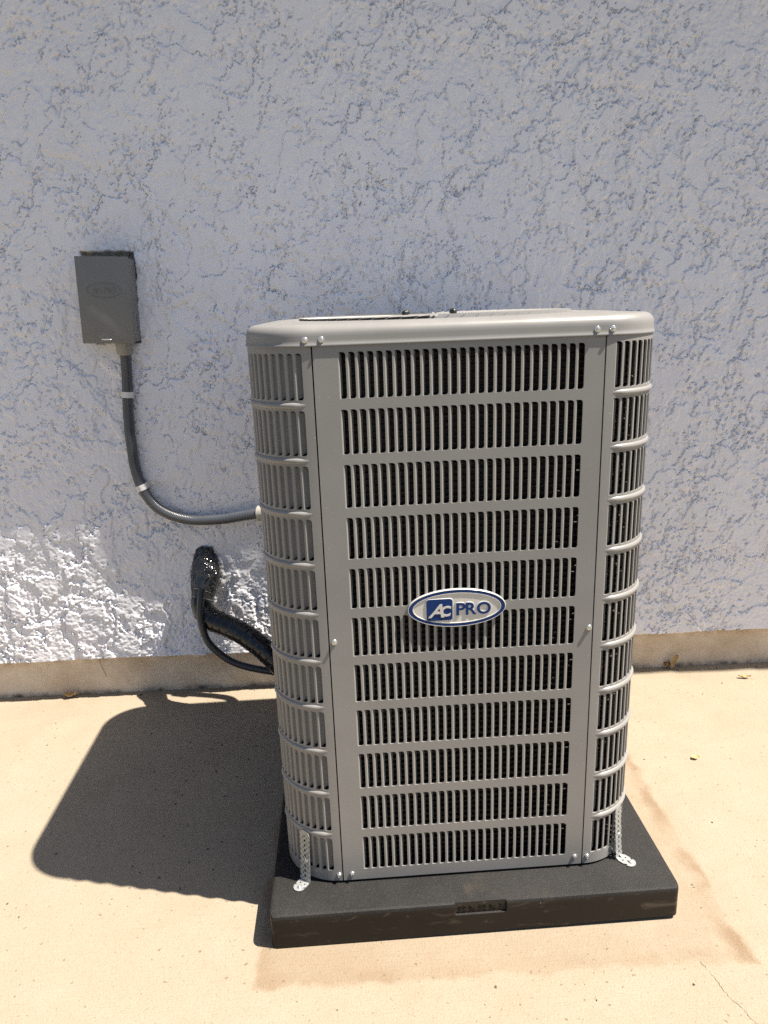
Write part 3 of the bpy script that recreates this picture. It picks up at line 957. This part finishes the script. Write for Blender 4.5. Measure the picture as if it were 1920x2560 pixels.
# ------------------------------------------------------------------ corner hold-down brackets
def bracket(cx, cy, ang, label, h, foot, bend_out, strap_label=None):
    """ang: direction (deg, unit frame) in which the foot points away from the unit"""
    t = empty("mounting_bracket", (0, 0, HP), 0, label, "bracket", "corner brackets holding the condenser to the pad")
    cxw = cx*math.cos(TH)-cy*math.sin(TH); cyw = cx*math.sin(TH)+cy*math.cos(TH)
    t.location = (cxw, cyw, HP)
    t.rotation_euler = (0, 0, TH+math.radians(ang)+math.pi/2)   # local -Y points outward
    hw, th = 0.0125, 0.0012
    # strap: profile path (y outward negative, z), bent plate with rounded ends, drilled with a grid of holes
    nz = 9; pit = (h-0.012)/nz
    m = MB()
    def plate(quads, thick):
        pass
    # vertical leg as grid with square-ish octagonal holes
    def leg(length, ncell, mapf, rows_skip=()):
        cw = hw
        ch = length/ncell
        for i in range(ncell):
            for j in (0, 1):
                x0 = -hw+j*cw; z0 = i*ch
                cxh, czh = x0+cw/2+(0.0012 if j == 0 else -0.0012), z0+ch/2
                rr = 0.0018
                out = []
                inn = []
                for k in range(8):
                    a = math.radians(22.5+45*k)
                    inn.append((cxh+rr*math.cos(a), czh+rr*math.sin(a)))
                    ex, ez = math.cos(a), math.sin(a)
                    s = max(abs(ex), abs(ez))
                    out.append((x0+cw/2+ex/s*cw/2, z0+ch/2+ez/s*ch/2))
                for side in (0, 1):
                    base = [mapf(p[0], p[1], side*th) for p in out]+[mapf(p[0], p[1], side*th) for p in inn]
                    fs = [(k, (k+1) % 8, 8+(k+1) % 8, 8+k) for k in range(8)]
                    if side: fs = [tuple(reversed(q)) for q in fs]
                    m.add(base, fs)
                wall = [mapf(p[0], p[1], 0) for p in inn]+[mapf(p[0], p[1], th) for p in inn]
                m.add(wall, [(k, (k+1) % 8, 8+(k+1) % 8, 8+k) for k in range(8)])
        # rim walls
        for sx_ in (-1, 1):
            m.add([mapf(sx_*hw, 0, 0), mapf(sx_*hw, length, 0), mapf(sx_*hw, length, th), mapf(sx_*hw, 0, th)], [(0, 1, 2, 3)])
    tilt = bend_out
    def mv(x, z, d):      # vertical leg, leaning slightly out at the foot
        yy = -tilt*(1-z/h)**2
        return (x, yy-d, 0.0018+z)
    leg(h-0.015, nz, mv)
    # rounded head
    def half_disc(mapf, base):
        for side in (0, 1):
            pts = [mapf(hw*math.cos(math.pi*k/10), base+hw*math.sin(math.pi*k/10), side*th) for k in range(11)]
            m.add(pts, [tuple(range(11)) if not side else tuple(reversed(range(11)))])
        ed = []
        for k in range(11):
            a = math.pi*k/10
            ed += [mapf(hw*math.cos(a), base+hw*math.sin(a), 0), mapf(hw*math.cos(a), base+hw*math.sin(a), th)]
        m.add(ed, [(2*k, 2*k+2, 2*k+3, 2*k+1) for k in range(10)])
    half_disc(mv, h-0.015)
    def mf(x, z, d):      # foot
        return (x, -tilt-z, 0.0012+d)
    leg(foot-0.015, 1, mf)
    half_disc(mf, foot-0.015)
    obj("strap", m.mesh("strap", M_GALV), t)
    for (x, y, z, rx) in ((0.001, -tilt-foot+0.013, 0.0024, -math.pi/2), (0.004, -tilt*0.35-0.001, h*0.42, 0)):
        o = obj("screw", sm_, t); o.rotation_euler = (rx, 0, 0.2); o.location = (x, y, z); o.scale = (0.85, 0.85, 0.85)
    return t
def corner_pt(q, ang, off):
    cx = C0*(1 if q else -1); cy = -C0
    return cx+(RC+off)*math.cos(math.radians(ang)), cy+(RC+off)*math.sin(math.radians(ang))
ax, ay = corner_pt(0, -126, 0.0042)
bracket(ax, ay, -126, "perforated steel bracket at the shaded left corner, its foot half in shadow", 0.120, 0.034, 0.008)
bx_, by_ = corner_pt(1, -50, 0.0042)
bracket(bx_, by_, -50, "perforated steel bracket at the sunlit right corner of the black pad", 0.122, 0.040, 0.008)

# ------------------------------------------------------------------ disconnect box
dbx = empty("disconnect_box", (BOX_C[0], YW, BOX_C[1]-0.114), 0,
            "grey steel electrical disconnect box with embossed oval fixed to the stucco", "electrical box")
dbx.rotation_euler = (0, -BOX_ROT, 0)
HB = 0.114
obj("enclosure", bevel_box("enclosure", -0.0660, 0.0690, -0.0600, 0.014, 0.004, 2*HB-0.004, M_BOX, 0.003), dbx)
door = obj("door", bevel_box("door", -0.0710, 0.0710, -0.0680, -0.0615, 0.0, 2*HB, M_BOX, 0.0018), dbx)
obj("door_flange", bevel_box("door_flange", 0.0680, 0.0705, -0.0616, -0.032, 0.012, 2*HB-0.012, M_BOX, 0.0015), dbx)
def oval_ridge(a, b, w, y, mat):
    n = 64; v = []; f = []
    for i in range(n):
        t = 2*math.pi*i/n
        nx, nz = math.cos(t)/a, math.sin(t)/b; l = math.hypot(nx, nz); nx /= l; nz /= l
        for k, (o, d) in enumerate(((-w, 0.0005), (-w*.5, -0.0012), (0, -0.0018), (w*.5, -0.0012), (w, 0.0005))):
            v.append((a*math.cos(t)+nx*o, y+d, b*math.sin(t)+nz*o))
    for i in range(n):
        for k in range(4):
            f.append((i*5+k, i*5+k+1, ((i+1) % n)*5+k+1, ((i+1) % n)*5+k))
    return mesh("oval_ridge", v, f, mat, 179)
OZ = 0.1405
obj("oval_ridge", oval_ridge(0.0470, 0.0192, 0.0015, -0.0680, M_BOX), door, (0.0005, 0, OZ))
place_text(text_mesh("AC PRO", 0.03, 0.0009, M_BOX, "raised_letters", offset=0.0003, shear=0.05), door, (0.0005, -0.0683, OZ), 0.064, 0.0155,
           "raised_letters", "raised letters AC PRO in the door's oval")
m = MB()
hp_ = catmull([(-0.014, -0.067, 0), (-0.013, -0.074, 0), (-0.009, -0.0765, 0), (0, -0.077, 0), (0.009, -0.0765, 0), (0.013, -0.074, 0), (0.014, -0.067, 0)], 0.001)
m.add(*tube_vf(hp_, lambda L, i, a: 0.0017, 8))
obj("hasp", m.mesh("hasp", M_STEEL, 179), dbx, (-0.003, 0, 0.011))
m = MB()
for zz in (0.055,):
    v = [(0.0694, -0.030+0.014*math.cos(t), zz+0.020*math.sin(t)) for t in [2*math.pi*k/20 for k in range(20)]]
    v2 = [(0.0694, -0.030+0.0125*math.cos(t), zz+0.0185*math.sin(t)) for t in [2*math.pi*k/20 for k in range(20)]]
    m.add(v+v2, [(k, (k+1) % 20, 20+(k+1) % 20, 20+k) for k in range(20)])
obj("knockout", m.mesh("knockout", M_DARK), dbx)

# ------------------------------------------------------------------ conduit, clamps
CO = [(-0.8185, 0.515, 1.128), (-0.8225, 0.524, 1.086), (-0.829, 0.534, 1.034), (-0.836, 0.536, 0.97), (-0.841, 0.536, 0.901), (-0.842, 0.536, 0.843), (-0.84, 0.536, 0.771), (-0.827, 0.536, 0.709), (-0.798, 0.536, 0.656), (-0.76, 0.536, 0.626), (-0.714, 0.536, 0.608), (-0.666, 0.534, 0.602), (-0.592, 0.526, 0.605), (-0.541, 0.516, 0.614), (-0.479, 0.502, 0.624), (-0.416, 0.485, 0.63), (-0.345, 0.468, 0.634), (-0.290, 0.445, 0.636), (-0.262, 0.400, 0.636), (-0.258, 0.350, 0.636)]
cond = empty("electrical_conduit", (-0.8185, 0.515, 1.128), 0, "grey flexible conduit curving down from the disconnect box to the condenser", "conduit")
cp_ = catmull(CO, 0.0013)
o0 = Vector(CO[0])
v, f = tube_vf([p-o0 for p in cp_], lambda L, i, a: 0.0150+0.00035*math.cos(2*math.pi*L/0.0052), 16)
obj("tube", mesh("tube", v, f, M_CONDUIT, 179), cond)
m = MB()
d0 = (Vector(CO[1])-o0).normalized()
m.lathe((0, 0, 0.012), d0, [(0.0235, 0.0), (0.0238, 0.012), (0.0228, 0.034), (0.0215, 0.0375), (0.0165, 0.038)], 24)
obj("box_connector", m.mesh("box_connector", M_FIT, 40), cond)
m = MB()
pe = Vector((-0.479, 0.502, 0.624))-o0; de = (Vector(CO[15])-Vector(CO[14])).normalized()
m.lathe(pe-de*0.004, de, [(0.0165, 0), (0.0235, 0.001), (0.0240, 0.020), (0.0215, 0.022), (0.0215, 0.030), (0.0245, 0.031), (0.0245, 0.045), (0.018, 0.047), (0.0155, 0.0475)], 20)
obj("unit_connector", m.mesh("unit_connector", simple("white_fitting", (0.36, 0.34, 0.31), 0.5), 40), cond)

def clamp(i, tabdir, label):
    """one-hole strap hugging the conduit at path index i; tab on the given side"""
    p = cp_[i]; t = (cp_[i+3]-cp_[i-3]).normalized()
    root = empty("pipe_clamp", (p.x, YW, p.z), 0, label, "clamp", "one-hole straps on the conduit")
    side = Vector(tabdir).normalized(); side = (side-t*side.dot(t)).normalized()
    out = side.cross(t).normalized()
    if out.y > 0: out = -out
    r = 0.0168; w = 0.0085
    prof = []
    for k in range(15):
        a = math.radians(-65+k*(245/14))
        prof.append(out*(r*math.sin(a+math.radians(0)))*1.0 + (-side)*(r*math.cos(a)))
    ytab = YW-0.003
    endp = prof[-1]
    yoff = (ytab-p.y)
    base = side*0.0185 - out*max(0.0, (p.y-ytab+0.0)*0)
    prof.append(Vector((base.x, yoff, base.z)))
    tabend = side*0.030; prof.append(Vector((tabend.x, yoff, tabend.z)))
    prof.append(Vector((side.x*0.042, yoff, side.z*0.042)))
    m = MB(); v = []; n = len(prof); o_ = Vector((p.x, YW, p.z))
    for k, q in enumerate(prof):
        c = p+q-o_
        a_ = prof[max(k-1, 0)]; b_ = prof[min(k+1, n-1)]
        tg = (b_-a_).normalized(); nn = tg.cross(t).normalized()
        ww = w*(0.75 if k == n-1 else 1.0)
        for (s, d) in ((-1, 0), (1, 0), (1, 1), (-1, 1)):
            v.append(tuple(c+t*ww*s+nn*0.0016*(d-0.5)))
    f = [(k*4+j, k*4+(j+1) % 4, (k+1)*4+(j+1) % 4, (k+1)*4+j) for k in range(n-1) for j in range(4)]
    f += [(3, 2, 1, 0), tuple((n-1)*4+j for j in range(4))]
    m.add(v, f)
    obj("strap", m.mesh("strap", M_CLAMP, 40), root)
    sc = obj("screw", sm_, root); c = p+Vector((side.x*0.031, yoff-0.001, side.z*0.031))-o_
    sc.location = c; sc.scale = (0.9, 0.9, 0.9)
def idx_near(q):
    q = Vector(q); return min(range(len(cp_)), key=lambda i: (cp_[i]-q).length)
clamp(idx_near((-0.834, 0.536, 0.988)), (-1, 0, 0.1), "upper one-hole strap on the vertical run of grey conduit")
clamp(idx_near((-0.828, 0.536, 0.712)), (1, 0, 0.35), "lower one-hole strap where the grey conduit starts to bend")

# ------------------------------------------------------------------ taped refrigerant lines and cable
LS = [(-0.672, 0.585, 0.500), (-0.668, 0.550, 0.462), (-0.666, 0.525, 0.428), (-0.667, 0.50, 0.393), (-0.672, 0.475, 0.352), (-0.648, 0.452, 0.316), (-0.587, 0.43, 0.295), (-0.532, 0.41, 0.269), (-0.479, 0.39, 0.231), (-0.42, 0.37, 0.18), (-0.34, 0.34, 0.16)]
ls = empty("refrigerant_line", (-0.672, YW, 0.500), 0, "thick black tape-wrapped refrigerant line coming out of the stucco", "pipe")
o1 = Vector((-0.672, YW, 0.500))
lp = catmull(LS, 0.0016)
def rad_ls(L, i, a):
    u = ((L/0.024) + a/(2*math.pi)) % 1.0
    return 0.0325 + 0.0014*u + 0.0008*math.sin(9*a+L*70)*math.sin(L*33) 
v, f = tube_vf([p-o1 for p in lp], rad_ls, 28)
lsm = mesh("taped_tube", v, f, M_TAPE, 55)
obj("taped_tube", lsm, ls)
# pale seam of the tape: thin raised ribbon along the helix
m = MB()
hp2 = []
nrm = None; L = 0.0
for i, p in enumerate(lp):
    t = (lp[min(i+1, len(lp)-1)]-lp[max(i-1, 0)]).normalized()
    if nrm is None: nrm = t.orthogonal().normalized()
    nrm = (nrm-t*nrm.dot(t)).normalized(); b = t.cross(nrm)
    if i: L += (p-lp[i-1]).length
    for sub in range(3):
        a = -2*math.pi*(L+sub*0.0016/3)/0.024
        hp2.append(p+t*sub*0.0016/3+(nrm*math.cos(a)+b*math.sin(a))*0.0341-o1)
m.add(*tube_vf(hp2[::2], lambda L, i, a: 0.00055+0.0004*math.sin(L*21), 4))
obj("tape_seam", m.mesh("tape_seam", M_TAPEEDGE, 179), ls)
# crumpled sealing film where the line enters the wall
def build_seal():
    rng = random.Random(5)
    nu, nv = 40, 30
    A = [Vector((-0.660, YW-0.002, 0.512)), Vector((-0.664, 0.543, 0.475)), Vector((-0.662, 0.524, 0.440)), Vector((-0.666, 0.503, 0.405)), Vector((-0.668, 0.488, 0.376))]
    Rr = [0.014, 0.033, 0.044, 0.040, 0.0355]
    pts = catmull(A, 0.0045)
    N = len(pts); v = []
    xs = np.linspace(0, 1, N)
    rr = np.interp(xs, np.linspace(0, 1, 5), Rr)
    ph = [rng.uniform(0, 6.28) for _ in range(8)]
    for i, p in enumerate(pts):
        t = (pts[min(i+1, N-1)]-pts[max(i-1, 0)]).normalized()
        sx_ = Vector((1, 0, 0)); sx_ = (sx_-t*sx_.dot(t)).normalized(); o_ = sx_.cross(t)
        if o_.y > 0: o_ = -o_
        for k in range(nu):
            a = 2*math.pi*k/nu
            q = i/(N-1)
            w = 0.0045*math.sin(5*a+ph[0]+q*9)*math.sin(q*11+ph[1]) + 0.0030*abs(math.sin(8*a+ph[2]-q*12)) + 0.0026*abs(math.sin(13*a+q*19+ph[3])) - 0.003
            w += rng.uniform(-0.0022, 0.0022)
            r = rr[i] + w*(1-q*0.75)
            v.append(tuple(p+sx_*math.cos(a)*r+o_*math.sin(a)*r*0.72-o1))
    f = [(i*nu+k, i*nu+(k+1) % nu, (i+1)*nu+(k+1) % nu, (i+1)*nu+k) for i in range(N-1) for k in range(nu)]
    f.append(tuple(reversed(range(nu))))
    return mesh("sealing_film", v, f, M_SEAL, 24)
obj("sealing_film", build_seal(), ls)

CB = [(-0.662, 0.452, 0.412), (-0.666, 0.44, 0.385), (-0.669, 0.428, 0.345), (-0.666, 0.42, 0.308), (-0.65, 0.412, 0.255), (-0.6, 0.405, 0.203), (-0.541, 0.4, 0.175), (-0.456, 0.39, 0.159), (-0.396, 0.38, 0.157), (-0.33, 0.34, 0.16)]
o2 = Vector(CB[0])
v, f = tube_vf([p-o2 for p in catmull(CB, 0.004)], lambda L, i, a: 0.0108, 14)
cbl = obj("control_cable", mesh("control_cable", v, f, M_CABLE, 179), None, CB[0])
tag(cbl, "thin dark rubber cable sagging below the taped refrigerant line", "cable")

# ------------------------------------------------------------------ fallen leaves, twig, grit, crack
def leaf_mesh(L, wd, curl, mat, seed):
    rng = random.Random(seed)
    n = 9; v = []; f = []
    for i in range(n+1):
        t = i/n
        w = wd*math.sin(math.pi*min(1, t*0.97+0.02))**0.8*(1+rng.uniform(-.25, .25))
        for k in (-1, -.5, 0, .5, 1):
            v.append((L*(t-.5), w*k, curl*(abs(k)**1.5*0.7+((t-.5)*2)**2*0.6)+rng.uniform(0, curl*.35)+0.002))
    for i in range(n):
        for k in range(4):
            a = i*5+k; f.append((a, a+1, a+6, a+5))
    nv = len(v)
    v += [(L*.48, -.0006, .003), (L*.48, .0006, .003), (L*.95, .0012, .006), (L*.95, 0, .006)]
    f.append((nv, nv+1, nv+2, nv+3))
    me = mesh("leaf", v, f, mat, 60)
    return me
for (x, y, z, L, wd, cu, rz, mt, lab) in (
    (0.700, 0.088, 0.0, 0.028, 0.010, 0.004, 0.4, M_LEAF, "small yellowish dry leaf lying alone on the concrete right of the unit"),
    (1.045, 0.497, 0.0, 0.046, 0.007, 0.008, -0.2, M_LEAF, "narrow curled brown leaf on the sunny concrete near the right footing"),
    (-1.160, 0.578, 0.0, 0.046, 0.017, 0.016, 0.1, M_LEAF, "curled tan leaf at the foot of the wall on the far left"),
    (0.828, 0.588, 0.0, 0.034, 0.013, 0.020, 0.9, M_LEAFD, "crumpled dark brown leaf piled against the footing right of the unit")):
    o = obj("dry_leaf", leaf_mesh(L*0.85, wd*0.8, cu*0.8, mt, int(abs(x)*1000)), None, (x, y, z+0.001))
    o.rotation_euler = (0, 0, rz)
    tag(o, lab, "leaf")
# skeletal leaf leaning on the footing
o = obj("dry_leaf", leaf_mesh(0.052, 0.011, 0.010, M_LEAF, 77), None, (0.846, 0.588, 0.030))
o.rotation_euler = (math.radians(75), math.radians(-68), 0.2)
tag(o, "upright pale dry leaf with long stalk leaning on the footing right of the unit", "leaf")
m = MB()
tw = catmull([(0, 0, 0), (0.004, -0.002, -0.02), (0.010, -0.001, -0.045), (0.017, -0.002, -0.062)], 0.004)
m.add(*tube_vf(tw, lambda L, i, a: 0.0008, 5))
o = obj("twig", m.mesh("twig", M_TWIG, 179), None, (-1.056, 0.594, 0.128)); tag(o, "thin dry stalk hanging down the footing at far left", "twig")
m = MB()
rng = random.Random(11)
for k in range(150):
    if k < 60: x, y = rng.uniform(-0.75, -0.42), rng.uniform(-0.30, 0.48)
    elif k < 85: x, y = rng.uniform(-1.4, 1.2), rng.uniform(0.565, 0.595)
    else: x, y = rng.uniform(-1.2, 1.1), rng.uniform(-0.65, 0.5)
    if k >= 85 and abs(x-PX) < .44 and abs(y-PY) < .44: continue
    r = rng.uniform(0.0012, 0.0032)*(1.3 if 60 <= k < 85 else 1)
    vv = []
    for (a, b, c) in ((1,0,0),(-1,0,0),(0,1,0),(0,-1,0),(0,0,1),(0,0,-.4)):
        vv.append((x+a*r*rng.uniform(.6, 1.5), y+b*r*rng.uniform(.6, 1.5), max(0.0003, r*.35+c*r*rng.uniform(.5, .9))))
    m.add(vv, [(0,2,4),(2,1,4),(1,3,4),(3,0,4),(2,0,5),(1,2,5),(3,1,5),(0,3,5)])
tag(obj("grit", m.mesh("grit", M_GRIT)), "scattered small dark grit on the concrete", kind="stuff")
# hairline crack
m = MB()
cr = [(0.420, -0.505), (0.432, -0.527), (0.445, -0.568), (0.451, -0.602), (0.465, -0.63), (0.473, -0.657), (0.49, -0.70)]
pts = catmull([(x, y, 0) for x, y in cr], 0.004)
v = []
for i, p in enumerate(pts):
    j = rng.uniform(-0.0016, 0.0016); w = rng.uniform(0.0001, 0.0005)*(0.4 if i < 8 else 1)
    v += [(p.x+j-w, p.y, 0.0006), (p.x+j+w, p.y, 0.0006)]
m.add(v, [(2*i, 2*i+1, 2*i+3, 2*i+2) for i in range(len(pts)-1)])
obj("crack", m.mesh("crack", M_CRACK), ground)
